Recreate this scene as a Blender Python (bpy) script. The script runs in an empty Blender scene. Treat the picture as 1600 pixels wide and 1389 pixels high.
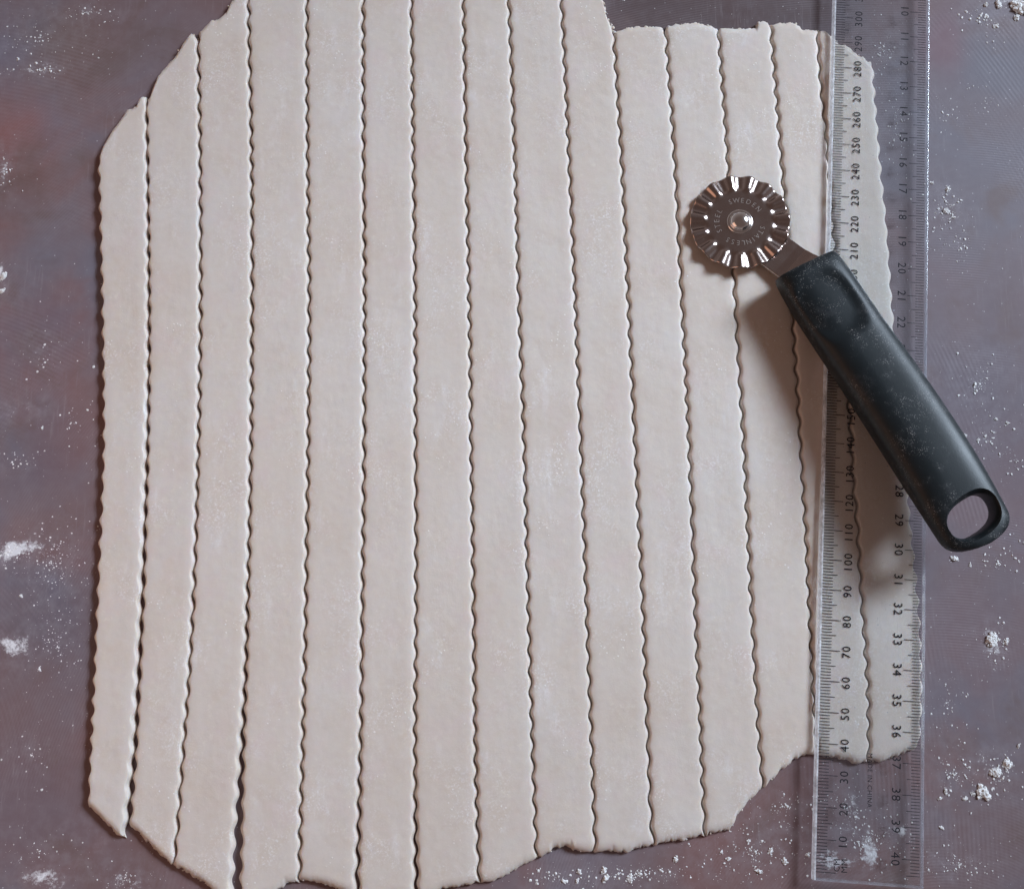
import bpy, bmesh, math, random
from mathutils import Vector, Matrix, noise

random.seed(11)
S = bpy.context.scene
C = S.collection
MM = 0.001

# ------------------------------------------------------------------ camera
F_PX = 1700.0                      # focal length in photograph pixels (1600 wide)
D0 = 377.0                         # mm from lens to the mat along the axis
TH = math.atan(1.058e-4 * F_PX)    # tilt of the axis from plumb
CX, CY = 800.0, 694.5
CAM = Vector((0, -D0 * math.sin(TH), D0 * math.cos(TH)))
VIEW = Vector((0, math.sin(TH), -math.cos(TH)))
UP = Vector((0, math.cos(TH), math.sin(TH)))

cam_data = bpy.data.cameras.new("camera")
cam_data.sensor_fit = 'HORIZONTAL'
cam_data.sensor_width = 36.0
cam_data.lens = F_PX / 1600.0 * 36.0
cam_data.clip_start = 0.01
cam_data.clip_end = 20.0
cam = bpy.data.objects.new("camera", cam_data)
C.objects.link(cam)
cam.location = CAM * MM
cam.rotation_euler = (TH, 0, 0)
S.camera = cam

# ------------------------------------------------------------------ world and lamps
W = bpy.data.worlds.new("World"); S.world = W
W.use_nodes = True
bg = W.node_tree.nodes["Background"]
# a dim room: brown overhead, paler walls all round towards the horizon
wt = W.node_tree
tc = wt.nodes.new('ShaderNodeTexCoord'); sep = wt.nodes.new('ShaderNodeSeparateXYZ'); rmp = wt.nodes.new('ShaderNodeValToRGB')
wt.links.new(tc.outputs['Generated'], sep.inputs[0]); wt.links.new(sep.outputs['Z'], rmp.inputs[0]); wt.links.new(rmp.outputs[0], bg.inputs[0])
e = rmp.color_ramp.elements
e[0].position, e[0].color = 0.15, (0.245, 0.205, 0.200, 1)
e[1].position, e[1].color = 0.80, (0.112, 0.078, 0.069, 1)
bg.inputs[1].default_value = 1.0

def area_light(name, loc, target, sx, sy, power, col):
    d = bpy.data.lights.new(name, 'AREA'); d.shape = 'RECTANGLE'
    d.size = sx; d.size_y = sy; d.energy = power; d.color = col
    o = bpy.data.objects.new(name, d); C.objects.link(o)
    o.location = loc
    o.rotation_euler = (Vector(target) - Vector(loc)).to_track_quat('-Z', 'Y').to_euler()
    return o
# the window, up and to the right; a weak warm room lamp from the lower left
area_light("window_light", (1.08, 0.66, 0.86), (0.035, 0.03, 0), 0.62, 0.58, 1.97, (0.70, 0.825, 0.975)).data.spread = math.radians(27)
area_light("room_light", (-0.47, -0.15, 0.28), (-0.12, 0, 0), 0.45, 0.45, 0.55, (1.0, 0.54, 0.36))

S.view_settings.view_transform = 'Standard'
S.view_settings.look = 'None'
S.view_settings.exposure = 0.0
S.view_settings.gamma = 1.0
S.view_settings.use_curve_mapping = False
S.render.engine = 'CYCLES'
S.cycles.use_denoising = True
S.cycles.max_bounces = 10
S.cycles.transparent_max_bounces = 24

# ------------------------------------------------------------------ helpers
def px(u, v, z=0.0):
    """photograph pixel -> point (mm) on the level plane at height z"""
    d = VIEW + Vector((1, 0, 0)) * ((u - CX) / F_PX) - UP * ((v - CY) / F_PX)
    t = (z - CAM.z) / d.z
    return CAM + d * t

def tag(o, label=None, cat=None, group=None, kind=None):
    if label: o["label"] = label
    if cat: o["category"] = cat
    if group: o["group"] = group
    if kind: o["kind"] = kind
    return o

def new_obj(name, verts, faces, mat, parent=None, origin=(0, 0, 0), smooth=True):
    """verts in mm world coordinates, origin in mm"""
    og = Vector(origin)
    me = bpy.data.meshes.new(name)
    me.from_pydata([(Vector(v) - og) * MM for v in verts], [], faces)
    me.update()
    if smooth:
        me.shade_smooth()
    if mat: me.materials.append(mat)
    o = bpy.data.objects.new(name, me); C.objects.link(o)
    if parent:
        o.parent = parent
        o.location = (og * MM) - parent.location
    else:
        o.location = og * MM
    return o

def empty(name, loc_mm):
    o = bpy.data.objects.new(name, None); C.objects.link(o)
    o.empty_display_size = 0.01
    o.location = Vector(loc_mm) * MM
    return o

def interp(tab, t):
    """smooth (monotone cubic-ish) interpolation in a sorted table of pairs"""
    if t <= tab[0][0]:
        (a, x), (b, y) = tab[0], tab[1]
        return x + (t - a) * (y - x) / (b - a)
    if t >= tab[-1][0]:
        (a, x), (b, y) = tab[-2], tab[-1]
        return y + (t - b) * (y - x) / (b - a)
    for i in range(len(tab) - 1):
        if tab[i][0] <= t <= tab[i + 1][0]:
            a, x = tab[i]; b, y = tab[i + 1]
            h = b - a
            m = (y - x) / h
            m0 = m if i == 0 else 0.5 * (m + (x - tab[i-1][1]) / (a - tab[i-1][0]))
            m1 = m if i + 2 >= len(tab) else 0.5 * (m + (tab[i+2][1] - y) / (tab[i+2][0] - b))
            s = (t - a) / h
            return ((2*s**3 - 3*s*s + 1) * x + (s**3 - 2*s*s + s) * h * m0
                    + (-2*s**3 + 3*s*s) * y + (s**3 - s*s) * h * m1)

def lin(tab, t):
    if t <= tab[0][0]: return tab[0][1]
    for (a, x), (b, y) in zip(tab, tab[1:]):
        if a <= t <= b:
            return x + (y - x) * ((t - a) / (b - a) if b > a else 0)
    return tab[-1][1]

def sstep(a, b, x):
    t = min(1, max(0, (x - a) / (b - a)))
    return t * t * (3 - 2 * t)

def fbm(x, y, z=0.0, o=3):
    return noise.fractal(Vector((x, y, z)), 1.0, 2.0, o)

class NT:
    """small node-tree writer"""
    def __init__(self, name):
        self.m = bpy.data.materials.new(name); self.m.use_nodes = True
        self.t = self.m.node_tree
        self.t.nodes.clear()
        self.out = self.n('ShaderNodeOutputMaterial')
    def n(self, typ, **kw):
        nd = self.t.nodes.new(typ)
        for k, v in kw.items():
            if k in ('i',):
                for kk, vv in v.items():
                    if isinstance(vv, bpy.types.NodeSocket): self.t.links.new(vv, nd.inputs[kk])
                    else: nd.inputs[kk].default_value = vv
            else: setattr(nd, k, v)
        return nd
    def link(self, a, b): self.t.links.new(a, b)
    def coords(self): return self.n('ShaderNodeTexCoord').outputs['Object']
    def geo(self): return self.n('ShaderNodeNewGeometry').outputs['Position']
    def noise(self, vec, scale, detail=4.0, rough=0.55, dist=0.0):
        return self.n('ShaderNodeTexNoise', i={'Vector': vec, 'Scale': scale, 'Detail': detail, 'Roughness': rough, 'Distortion': dist}).outputs['Fac']
    def ramp(self, fac, stops):
        r = self.n('ShaderNodeValToRGB', i={'Fac': fac})
        e = r.color_ramp.elements
        while len(e) < len(stops): e.new(0.5)
        for el, (p, c) in zip(e, stops):
            el.position = p
            el.color = c if len(c) == 4 else (*c, 1)
        return r.outputs['Color']
    def mix(self, fac, a, b, blend='MIX'):
        nd = self.n('ShaderNodeMix', data_type='RGBA', blend_type=blend)
        for s, v in ((0, fac), (6, a), (7, b)):
            if isinstance(v, bpy.types.NodeSocket): self.link(v, nd.inputs[s])
            else: nd.inputs[s].default_value = v if s == 0 or len(v) == 4 else (*v, 1)
        return nd.outputs[2]
    def math(self, op, a, b=0.0, c=0.0, clamp=False):
        nd = self.n('ShaderNodeMath', operation=op); nd.use_clamp = clamp
        for s, v in ((0, a), (1, b), (2, c)):
            if isinstance(v, bpy.types.NodeSocket): self.link(v, nd.inputs[s])
            else: nd.inputs[s].default_value = v
        return nd.outputs[0]
    def mrange(self, v, a, b, c=0.0, d=1.0, smooth=True):
        nd = self.n('ShaderNodeMapRange')
        nd.interpolation_type = 'SMOOTHSTEP' if smooth else 'LINEAR'
        self.link(v, nd.inputs[0])
        for s, x in ((1, a), (2, b), (3, c), (4, d)): nd.inputs[s].default_value = x
        return nd.outputs[0]
    def bump(self, h, strength, dist, normal=None):
        nd = self.n('ShaderNodeBump', i={'Height': h, 'Strength': strength, 'Distance': dist})
        if normal: self.link(normal, nd.inputs['Normal'])
        return nd.outputs['Normal']
    def principled(self, **kw):
        p = self.n('ShaderNodeBsdfPrincipled', i={k.replace('_', ' '): v for k, v in kw.items()})
        self.link(p.outputs[0], self.out.inputs['Surface'])
        return p

# ------------------------------------------------------------------ materials
def mat_dough():
    k = NT("dough"); p = k.geo()
    big = k.noise(p, 20, 3, 0.5)
    mid = k.noise(p, 95, 5, 0.62)
    sml = k.noise(p, 420, 4, 0.65)
    col = k.ramp(big, [(0.28, (0.600, 0.518, 0.450)), (0.5, (0.625, 0.555, 0.495)), (0.74, (0.620, 0.570, 0.528))])
    col = k.mix(k.mrange(mid, 0.38, 0.72, 0, 0.55), col, (0.575, 0.480, 0.400))
    col = k.mix(k.mrange(k.noise(k.n('ShaderNodeVectorMath', operation='ADD', i={0: p, 1: (1.3, 2.2, 0)}).outputs[0], 70, 4, 0.6), 0.50, 0.72, 0, 0.45), col, (0.630, 0.520, 0.490))
    col = k.mix(k.mrange(sml, 0.42, 0.70, 0, 0.30), col, (0.66, 0.60, 0.53))
    # flecks of fat in the dough
    fl = k.n('ShaderNodeTexVoronoi', i={'Vector': k.mix(0.02, p, k.n('ShaderNodeTexNoise', i={'Vector': p, 'Scale': 300.0}).outputs['Color']), 'Scale': 170.0})
    fleck = k.math('MULTIPLY', k.mrange(fl.outputs['Distance'], 0.10, 0.34, 1, 0), k.mrange(k.noise(p, 210, 3), 0.50, 0.62))
    col = k.mix(k.math('MULTIPLY', fleck, 0.32), col, (0.74, 0.68, 0.58))
    # patchy dusting of flour pressed into the surface
    fine = k.noise(p, 1500, 3, 0.7)
    patch = k.noise(p, 48, 5, 0.7)
    film = k.math('MULTIPLY', k.mrange(fine, 0.48, 0.70), k.mrange(patch, 0.46, 0.70, 0.04, 0.85))
    col = k.mix(film, col, (0.78, 0.76, 0.76))
    v = k.n('ShaderNodeTexVoronoi', i={'Vector': p, 'Scale': 620.0, 'Randomness': 1.0})
    dots = k.math('MULTIPLY', k.mrange(v.outputs['Distance'], 0.10, 0.24, 1, 0), k.mrange(k.noise(p, 90, 3), 0.56, 0.66))
    col = k.mix(k.math('MULTIPLY', dots, 0.6), col, (0.84, 0.82, 0.80))
    sm = k.noise(k.n('ShaderNodeMapping', i={'Vector': p, 'Rotation': (0, 0, -0.35), 'Scale': (1.0, 0.28, 1.0)}).outputs[0], 130, 5, 0.7)
    col = k.mix(k.math('MULTIPLY', k.mrange(sm, 0.52, 0.78), k.mrange(patch, 0.40, 0.62, 0.05, 0.55)), col, (0.76, 0.74, 0.74))
    # faint rolling creases and pits
    cr = k.noise(k.n('ShaderNodeMapping', i={'Vector': p, 'Rotation': (0, 0, 0.5), 'Scale': (1.0, 0.22, 1.0)}).outputs[0], 240, 4, 0.6)
    h = k.math('ADD', k.math('MULTIPLY', k.noise(p, 260, 4, 0.6), 0.6), k.math('MULTIPLY', fine, 0.16))
    h = k.math('ADD', h, k.math('MULTIPLY', cr, 0.5))
    h = k.math('ADD', h, k.math('MULTIPLY', dots, 0.35))
    nrm = k.bump(h, 0.24, 0.0005, k.bump(k.noise(p, 45, 3, 0.5), 0.35, 0.0016))
    k.principled(Base_Color=col, Roughness=k.mrange(film, 0, 1, 0.46, 0.85), Normal=nrm,
                 Subsurface_Weight=0.25, Subsurface_Radius=(1.0, 0.60, 0.34), Subsurface_Scale=0.0012,
                 Specular_IOR_Level=0.30)
    return k.m

def mat_surface():
    k = NT("mottled_mat"); p = k.geo()
    warp = k.noise(p, 9, 3, 0.5, 0.6)
    a = k.noise(p, 14, 4, 0.6, 0.8)
    b = k.noise(k.n('ShaderNodeVectorMath', operation='ADD', i={0: p, 1: (3.1, 1.7, 0.4)}).outputs[0], 17, 4, 0.6, 0.7)
    col = k.ramp(a, [(0.27, (0.120, 0.066, 0.056)), (0.42, (0.165, 0.100, 0.096)), (0.55, (0.165, 0.122, 0.132)), (0.66, (0.150, 0.132, 0.160)), (0.82, (0.150, 0.156, 0.200))])
    col = k.mix(k.mrange(b, 0.50, 0.70, 0, 0.75), col, (0.200, 0.094, 0.082))
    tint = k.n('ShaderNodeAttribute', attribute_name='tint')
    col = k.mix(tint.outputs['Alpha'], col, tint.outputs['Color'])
    c3 = k.noise(k.n('ShaderNodeVectorMath', operation='ADD', i={0: p, 1: (7.1, 4.7, 0.4)}).outputs[0], 34, 5, 0.65, 0.5)
    col = k.mix(k.mrange(c3, 0.52, 0.72, 0, 0.55), col, (0.125, 0.075, 0.060))
    sk = k.noise(k.n('ShaderNodeMapping', i={'Vector': p, 'Rotation': (0, 0, 0.5), 'Scale': (1.0, 0.06, 1.0)}).outputs[0], 900, 4, 0.7)
    col = k.mix(k.math('MULTIPLY', k.mrange(sk, 0.54, 0.74), k.mrange(k.noise(p, 30, 3), 0.42, 0.65, 0, 0.30)), col, (0.36, 0.33, 0.35))
    # fine curved ridges
    rv = k.n('ShaderNodeVectorMath', operation='ADD', i={0: p, 1: (0.235, 0.115, 0.0)}).outputs[0]
    w1 = k.n('ShaderNodeTexWave', wave_type='RINGS', rings_direction='Z', i={'Vector': rv, 'Scale': 210.0, 'Distortion': 5.0, 'Detail': 1.0, 'Detail Scale': 0.06}).outputs['Fac']
    rv2 = k.n('ShaderNodeVectorMath', operation='ADD', i={0: p, 1: (-0.14, 0.19, 0.0)}).outputs[0]
    w2 = k.n('ShaderNodeTexWave', wave_type='RINGS', rings_direction='Z', i={'Vector': rv2, 'Scale': 330.0, 'Distortion': 4.0, 'Detail': 1.0, 'Detail Scale': 0.08}).outputs['Fac']
    sel = k.mrange(k.noise(p, 11, 2), 0.42, 0.62)
    ring = k.math('ADD', k.math('MULTIPLY', w1, sel), k.math('MULTIPLY', w2, k.math('SUBTRACT', 1.0, sel)))
    rsel = k.mrange(k.noise(p, 26, 3), 0.42, 0.62, 0.0, 0.8)
    col = k.mix(k.math('MULTIPLY', k.math('MULTIPLY', ring, rsel), 0.16), col, (0.34, 0.29, 0.31))
    # flour film: broad mask from the mesh, broken up by grain
    fl = k.n('ShaderNodeAttribute', attribute_name='flour').outputs['Fac']
    g1 = k.noise(p, 900, 4, 0.75)
    g2 = k.noise(p, 230, 4, 0.7)
    thr = k.math('SUBTRACT', 0.86, k.math('MULTIPLY', fl, 0.62))
    mixg = k.math('ADD', k.math('MULTIPLY', g1, 0.40), k.math('MULTIPLY', g2, 0.60))
    film = k.math('MULTIPLY', k.math('SUBTRACT', mixg, thr), 7.0, clamp=True)
    haze = k.math('MULTIPLY', k.mrange(g2, 0.35, 0.75), k.math('MULTIPLY_ADD', fl, 0.42, 0.035), clamp=True)
    vor = k.n('ShaderNodeTexVoronoi', i={'Vector': p, 'Scale': 700.0})
    dust = k.math('MULTIPLY', k.mrange(vor.outputs['Distance'], 0.08, 0.20, 1, 0), k.mrange(k.noise(p, 500, 2), 0.56, 0.66))
    film = k.math('MAXIMUM', film, k.math('MULTIPLY', dust, 0.55))
    col = k.mix(0.08, col, (0.30, 0.29, 0.34))
    col = k.mix(haze, col, (0.42, 0.41, 0.45))
    col = k.mix(film, col, (0.74, 0.74, 0.76))
    h = k.math('ADD', k.math('MULTIPLY', ring, rsel), k.math('MULTIPLY', film, 0.8))
    h = k.math('ADD', h, k.math('MULTIPLY', k.noise(p, 1400, 3, 0.6), 0.25))
    nrm = k.bump(h, 0.16, 0.0002)
    rough = k.math('MULTIPLY_ADD', warp, 0.25, 0.42)
    rough = k.math('ADD', rough, k.math('MULTIPLY', film, 0.4), clamp=True)
    k.principled(Base_Color=col, Roughness=rough, Normal=nrm, Specular_IOR_Level=0.30)
    return k.m

def mat_flour():
    k = NT("flour"); p = k.geo()
    nrm = k.bump(k.noise(p, 2500, 3, 0.7), 0.5, 0.0003)
    k.principled(Base_Color=(0.80, 0.79, 0.78, 1), Roughness=0.9, Normal=nrm, Subsurface_Weight=0.2,
                 Subsurface_Radius=(1, 0.9, 0.8), Subsurface_Scale=0.0006, Specular_IOR_Level=0.1)
    return k.m

def mat_acrylic(name, haze, haze_col=(0.8, 0.85, 0.95)):
    """clear acrylic: lets light through, mirrors at glancing angles, plus haze: scratches on the blade, painted-in brightness on the edges"""
    k = NT(name); p = k.geo()
    g = k.n('ShaderNodeNewGeometry')
    ct = k.math('ABSOLUTE', k.n('ShaderNodeVectorMath', operation='DOT_PRODUCT', i={0: g.outputs['Incoming'], 1: g.outputs['Normal']}).outputs['Value'])
    fr = k.math('MULTIPLY_ADD', k.math('POWER', k.math('SUBTRACT', 1.0, ct, clamp=True), 5.0), 0.9, 0.022)
    tr = k.n('ShaderNodeBsdfTransparent', i={'Color': (0.955, 0.965, 0.97, 1)}).outputs[0]
    gl = k.n('ShaderNodeBsdfGlossy', i={'Roughness': 0.12, 'Color': (1, 1, 1, 1)}).outputs[0]
    m1 = k.n('ShaderNodeMixShader', i={0: fr, 1: tr, 2: gl}).outputs[0]
    df = k.n('ShaderNodeBsdfDiffuse', i={'Color': (*haze_col, 1)}).outputs[0]
    tl = k.n('ShaderNodeBsdfTranslucent', i={'Color': (*haze_col, 1)}).outputs[0]
    dd = k.n('ShaderNodeMixShader', i={0: 0.5, 1: df, 2: tl}).outputs[0]
    sc = k.math('MULTIPLY', k.mrange(k.noise(p, 180, 5, 0.7), 0.3, 0.8, 0.35, 1.6), haze)
    vo = k.n('ShaderNodeTexVoronoi', i={'Vector': p, 'Scale': 520.0})
    sp = k.math('MULTIPLY', k.mrange(vo.outputs['Distance'], 0.06, 0.16, 1, 0), k.mrange(k.noise(p, 130, 4, 0.7), 0.56, 0.68, 0, 0.7))
    scr = k.noise(k.n('ShaderNodeMapping', i={'Vector': p, 'Rotation': (0, 0, 0.12), 'Scale': (1.0, 0.03, 1.0)}).outputs[0], 1500, 3, 0.6)
    sp = k.math('ADD', sp, k.math('MULTIPLY', k.mrange(scr, 0.62, 0.72), k.mrange(k.noise(p, 40, 2), 0.45, 0.65, 0, 0.10)))
    sc = k.math('ADD', sc, sp, clamp=True)
    m2 = k.n('ShaderNodeMixShader', i={0: sc, 1: m1, 2: dd}).outputs[0]
    k.link(m2, k.out.inputs['Surface'])
    return k.m

def mat_ink():
    k = NT("ink")
    k.principled(Base_Color=(0.012, 0.012, 0.016, 1), Roughness=0.7, Specular_IOR_Level=0.1)
    return k.m

def mat_steel(name, col=(0.62, 0.60, 0.58), rough=0.20):
    k = NT(name); p = k.coords()
    n1 = k.noise(p, 260, 4, 0.65)
    st = k.noise(k.n('ShaderNodeMapping', i={'Vector': p, 'Scale': (1, 14, 1), 'Rotation': (0, 0, 0.6)}).outputs[0], 900, 2)
    r = k.math('MULTIPLY_ADD', n1, 0.12, rough - 0.05)
    c = k.mix(k.mrange(n1, 0.3, 0.75, 0, 0.35), col, tuple(x * 0.8 for x in col))
    k.principled(Base_Color=c, Metallic=1.0, Roughness=r, Normal=k.bump(st, 0.04, 0.0001))
    return k.m

def mat_handle():
    k = NT("black_plastic"); p = k.coords()
    grain = k.noise(p, 2600, 3, 0.6)
    v = k.n('ShaderNodeTexVoronoi', i={'Vector': p, 'Scale': 900.0})
    v2 = k.n('ShaderNodeTexVoronoi', i={'Vector': p, 'Scale': 2100.0})
    patch = k.mrange(k.noise(p, 60, 4, 0.7), 0.44, 0.60)
    d1 = k.math('MULTIPLY', k.mrange(v.outputs['Distance'], 0.07, 0.20, 1, 0), k.mrange(k.noise(p, 300, 3), 0.54, 0.66))
    d2 = k.math('MULTIPLY', k.mrange(v2.outputs['Distance'], 0.12, 0.36, 1, 0), k.mrange(k.noise(p, 420, 3), 0.42, 0.58))
    dust = k.math('MULTIPLY', k.math('MAXIMUM', d1, k.math('MULTIPLY', d2, 0.55)), patch)
    smear = k.math('MULTIPLY', k.mrange(k.noise(p, 120, 5, 0.75), 0.48, 0.8), 0.10)
    col = k.mix(smear, (0.0075, 0.0120, 0.0145), (0.3, 0.3, 0.32))
    col = k.mix(k.math('MULTIPLY', dust, 0.75), col, (0.62, 0.60, 0.58))
    rough = k.math('ADD', k.math('MULTIPLY_ADD', k.noise(p, 90, 3), 0.12, 0.36), k.math('MULTIPLY', dust, 0.4), clamp=True)
    k.principled(Base_Color=col, Roughness=rough, Normal=k.bump(grain, 0.22, 0.00015), Specular_IOR_Level=0.34)
    return k.m

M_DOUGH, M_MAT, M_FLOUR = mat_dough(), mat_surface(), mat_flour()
M_ACR = mat_acrylic("clear_acrylic", 0.018)
M_EDGE = mat_acrylic("acrylic_edge", 0.75, (0.92, 0.94, 0.97))  # heavy white haze paints in the bright light line of the edge
M_EDGE2 = mat_acrylic("acrylic_edge_thin", 0.17)
M_INK = mat_ink()
M_STEEL = mat_steel("polished_steel", (0.50, 0.42, 0.39), 0.20)
M_CHROME = mat_steel("chrome", (0.85, 0.85, 0.85), 0.12)
M_ENGRAVE = mat_steel("etched_steel", (0.60, 0.54, 0.50), 0.36)
M_HANDLE = mat_handle()

# ------------------------------------------------------------------ dough outline, traced in photograph pixels
T = 3.0     # dough thickness, mm
CUTS = [   # centre line of every fluted cut: (y, x)
 [(247,154),(330,156),(480,159.5),(600,161),(710,161),(820,157),(940,151.5),(1060,146.5),(1170,141.5),(1258,137)],
 [(152,228),(250,229.5),(480,231.7),(600,231),(710,228.7),(820,225),(940,220.7),(1060,215),(1170,209),(1300,197)],
 [(55,309),(250,312),(480,312.3),(710,308.7),(940,301),(1060,294),(1170,285.5),(1320,273.7),(1352,270)],
 [(-60,387),(20,388),(250,392.5),(480,393),(710,391),(940,386),(1060,382),(1170,377),(1320,370),(1420,367)],
 [(-60,478),(20,479),(250,480),(480,482.5),(710,480.5),(940,477),(1170,472),(1320,468),(1420,467)],
 [(-80,567),(20,567),(250,567.5),(480,569),(710,568),(940,565.5),(1170,562.5),(1320,559),(1420,556)],
 [(-80,641),(20,642.5),(250,645.5),(480,648),(710,649),(940,649.5),(1170,648),(1320,649),(1420,651)],
 [(-80,722),(20,724),(250,728),(480,733),(710,736),(940,739.5),(1170,742.5),(1320,747),(1400,749)],
 [(-80,791),(20,795.5),(250,804),(480,811),(710,819),(940,825),(1170,832),(1320,837.5),(1350,839)],
 [(-80,873),(20,878),(250,889),(480,899),(710,908),(940,916),(1170,924.5),(1270,928),(1335,930)],
 [(40,958),(80,960.5),(250,971),(480,982),(710,993),(940,1004),(1170,1013),(1270,1017),(1325,1022)],
 [(40,1040),(80,1042.5),(250,1054),(480,1066),(710,1077.5),(940,1086),(1170,1096),(1270,1100),(1310,1102)],
 [(40,1122.5),(80,1125),(250,1137),(480,1149.5),(710,1163),(940,1174),(1170,1187.5),(1235,1193)],
 [(34,1204),(80,1207.5),(250,1221),(480,1238),(710,1252),(940,1264.5),(1101,1272),(1180,1278)],
 [(46,1278),(80,1279),(144,1284),(200,1290),(315,1299),(500,1315),(657,1329),(745,1333),(820,1340),(942,1347),(1020,1353),(1090,1357),(1190,1358)],
 [(99,1363),(148,1366.5),(209,1371.6),(275,1377),(335,1383.5),(400,1388.5),(480,1394),(560,1401),(680,1411),(776,1419),(841,1425),(924,1433),(1000,1438),(1100,1440),(1165,1436)],
]
GAP = [  # opening of each cut in photograph pixels: (y, width)
 None,
 [(150,3.5),(400,5.5),(700,6.5),(940,8.5),(1170,9),(1300,12)],
 [(50,4.5),(480,5),(900,5),(1170,5),(1350,4)],
 [(0,5),(480,5),(900,6),(1100,8),(1200,11),(1320,18),(1400,18)],
 [(0,4.5),(480,5),(900,5),(1400,5)],
 [(0,5.5),(480,4.5),(900,5),(1100,5.5),(1300,7.5),(1400,10)],
 [(0,5),(480,4.5),(1000,4),(1170,4),(1300,8),(1400,10)],
 [(0,4.5),(700,3.8),(1100,5),(1300,6.5),(1400,6)],
 [(0,4.5),(700,4.2),(1200,4),(1350,3)],
 [(0,4.2),(700,4),(1330,3.8)],
 [(0,4),(700,4.5),(1330,4.2)],
 [(0,4),(700,4.8),(1330,4.2)],
 [(0,4.2),(700,4.8),(1330,4.2)],
 [(0,4.5),(700,4),(1330,4)],
 [(0,4),(700,4.5),(1330,4)],
 None]
TOPS = [  # torn upper end of each strip: (x, y)
 [(150,258),(153.5,247),(157.5,236),(168,215),(173,207),(185,191),(199.5,171),(207,168),(214,164),(218,153),(223,149.6),(230,153)],
 [(228,155),(235,152),(237.5,142),(247,118),(259,104),(273,89),(286,68),(298,51),(303,55),(309,62)],
 [(309,50),(320,43),(329,31.5),(341,30),(354,18),(361,4),(368,-4),(376,-20),(390,-24)],
 [(386,-24),(420,-40),(450,-44),(482,-50)],
 [(478,-50),(520,-60),(570,-58)],
 [(565,-60),(610,-66),(645,-64)],
 [(640,-62),(690,-70),(725,-66)],
 [(722,-66),(760,-72),(796,-64)],
 [(792,-62),(840,-60),(880,-48)],
 [(874,-48),(915,-38),(932,-20),(941,-2),(944,14),(947,26),(953,36),(957,44),(962,51)],
 [(958,52),(964,49),(979,43),(1001,40.5),(1029,41),(1035,44),(1041,50)],
 [(1041,40),(1057.5,37.5),(1087.5,34.5),(1106,39),(1123,45)],
 [(1121,43),(1150,44),(1181,44),(1184,33),(1188,32),(1207,36)],
 [(1204,38),(1220,36),(1241,34.5),(1247,40),(1252.5,45),(1280,47)],
 [(1275,46),(1290,49),(1302,58),(1310,68),(1320,69),(1329,76),(1341,86),(1349,88),(1355,96),(1366,99)],
]
BOTS = [  # torn lower end of each strip
 [(134,1256),(138,1260),(150,1270),(168,1290),(180,1301),(190,1309),(197,1310)],
 [(199,1290),(207,1294),(215,1300),(232,1318),(250,1335),(268,1350),(272,1352)],
 [(268,1351),(290,1362),(320,1381),(335,1393),(352,1405),(370,1410)],
 [(366,1412),(400,1404),(430,1396),(445,1381),(455,1379),(462,1377),(470,1382)],
 [(466,1377),(475,1375),(494,1378),(519,1386),(545,1396),(560,1400)],
 [(555,1402),(590,1406),(620,1400),(652,1402)],
 [(648,1402),(670,1398),(697,1387),(715,1386),(728,1383),(747,1379),(751,1378)],
 [(745,1380),(756,1378),(775,1376),(787,1369),(800,1362),(819,1350),(840,1341)],
 [(835,1342),(848,1337),(859,1334),(863,1326),(868,1324),(893,1323),(897,1330),(930,1331)],
 [(926,1332),(945,1330),(956,1328),(964,1332),(985,1331),(993,1326),(1023,1319)],
 [(1018,1320),(1040,1316),(1064,1313),(1103,1305)],
 [(1099,1305),(1129,1298),(1145,1293),(1149,1284),(1150,1277),(1163,1260),(1190,1231),(1194,1228)],
 [(1188,1233),(1205,1221),(1218.6,1205),(1232,1197),(1238,1187),(1260,1179),(1280,1179)],
 [(1272,1180),(1301,1183),(1324,1187),(1337,1193),(1353,1192),(1359,1188)],
 [(1353,1186),(1367,1190),(1380,1190),(1396,1182),(1412,1177),(1428,1172),(1440,1160),(1446,1150)],
]
ORD = ["", "second", "third", "fourth", "fifth", "sixth", "seventh", "eighth", "ninth", "tenth", "eleventh", "twelfth", "thirteenth", "fourteenth", ""]
LABELS = [
 "outermost dough strip farthest from the ruler, its fluted outer side lying free on the mat",
 "second dough strip from the fluted free side, pointed upper corner and slanting lower tip",
 "third dough strip from the fluted free side, stepped torn upper end, slanted lower end",
 "fourth dough strip from the fluted free side, bordered by the widest open cut",
 "fifth dough strip from the fluted free side, small torn notch at its lower corner",
 "sixth dough strip from the fluted free side, among the longest pale strips",
 "seventh dough strip from the fluted free side, among the longest pale strips",
 "eighth dough strip from the fluted free side, lower end torn away in a slant",
 "ninth dough strip from the fluted free side, square notch torn in its lower end",
 "tenth dough strip from the fluted free side, thick crumbly step torn at its upper end",
 "fifth dough strip from the ruler side, low rounded upper end beside the torn step",
 "fourth dough strip from the ruler side, crossed by the rim of the pastry wheel",
 "third dough strip from the ruler side, under the pastry wheel and handle shadow",
 "dough strip running half under the ruler's edge with its lower end beneath the ruler",
 "last dough strip lying under the clear ruler, fluted outer side next to the mat",
]
PERIOD, AMP = 7.3, 0.50
phase = [random.uniform(0, 6.28) for _ in CUTS]
cut_world = []
for tab in CUTS:
    pts = []
    for (y, x) in tab:
        w = px(x, y, T * 0.8)
        pts.append((-w.y, w.x))         # (downward distance, x) in mm
    cut_world.append(pts)
gap_world = []
for i, g in enumerate(GAP):
    gap_world.append(None if g is None else [(-px(CX, y, T * .8).y, wd * 0.90 / 4.5) for (y, wd) in g])
SHIFT = [0, 2.4, .9, .9, .5, .7, .35, .3, .3, .25, .25, .2, .2, .2, .2, 0]

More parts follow.
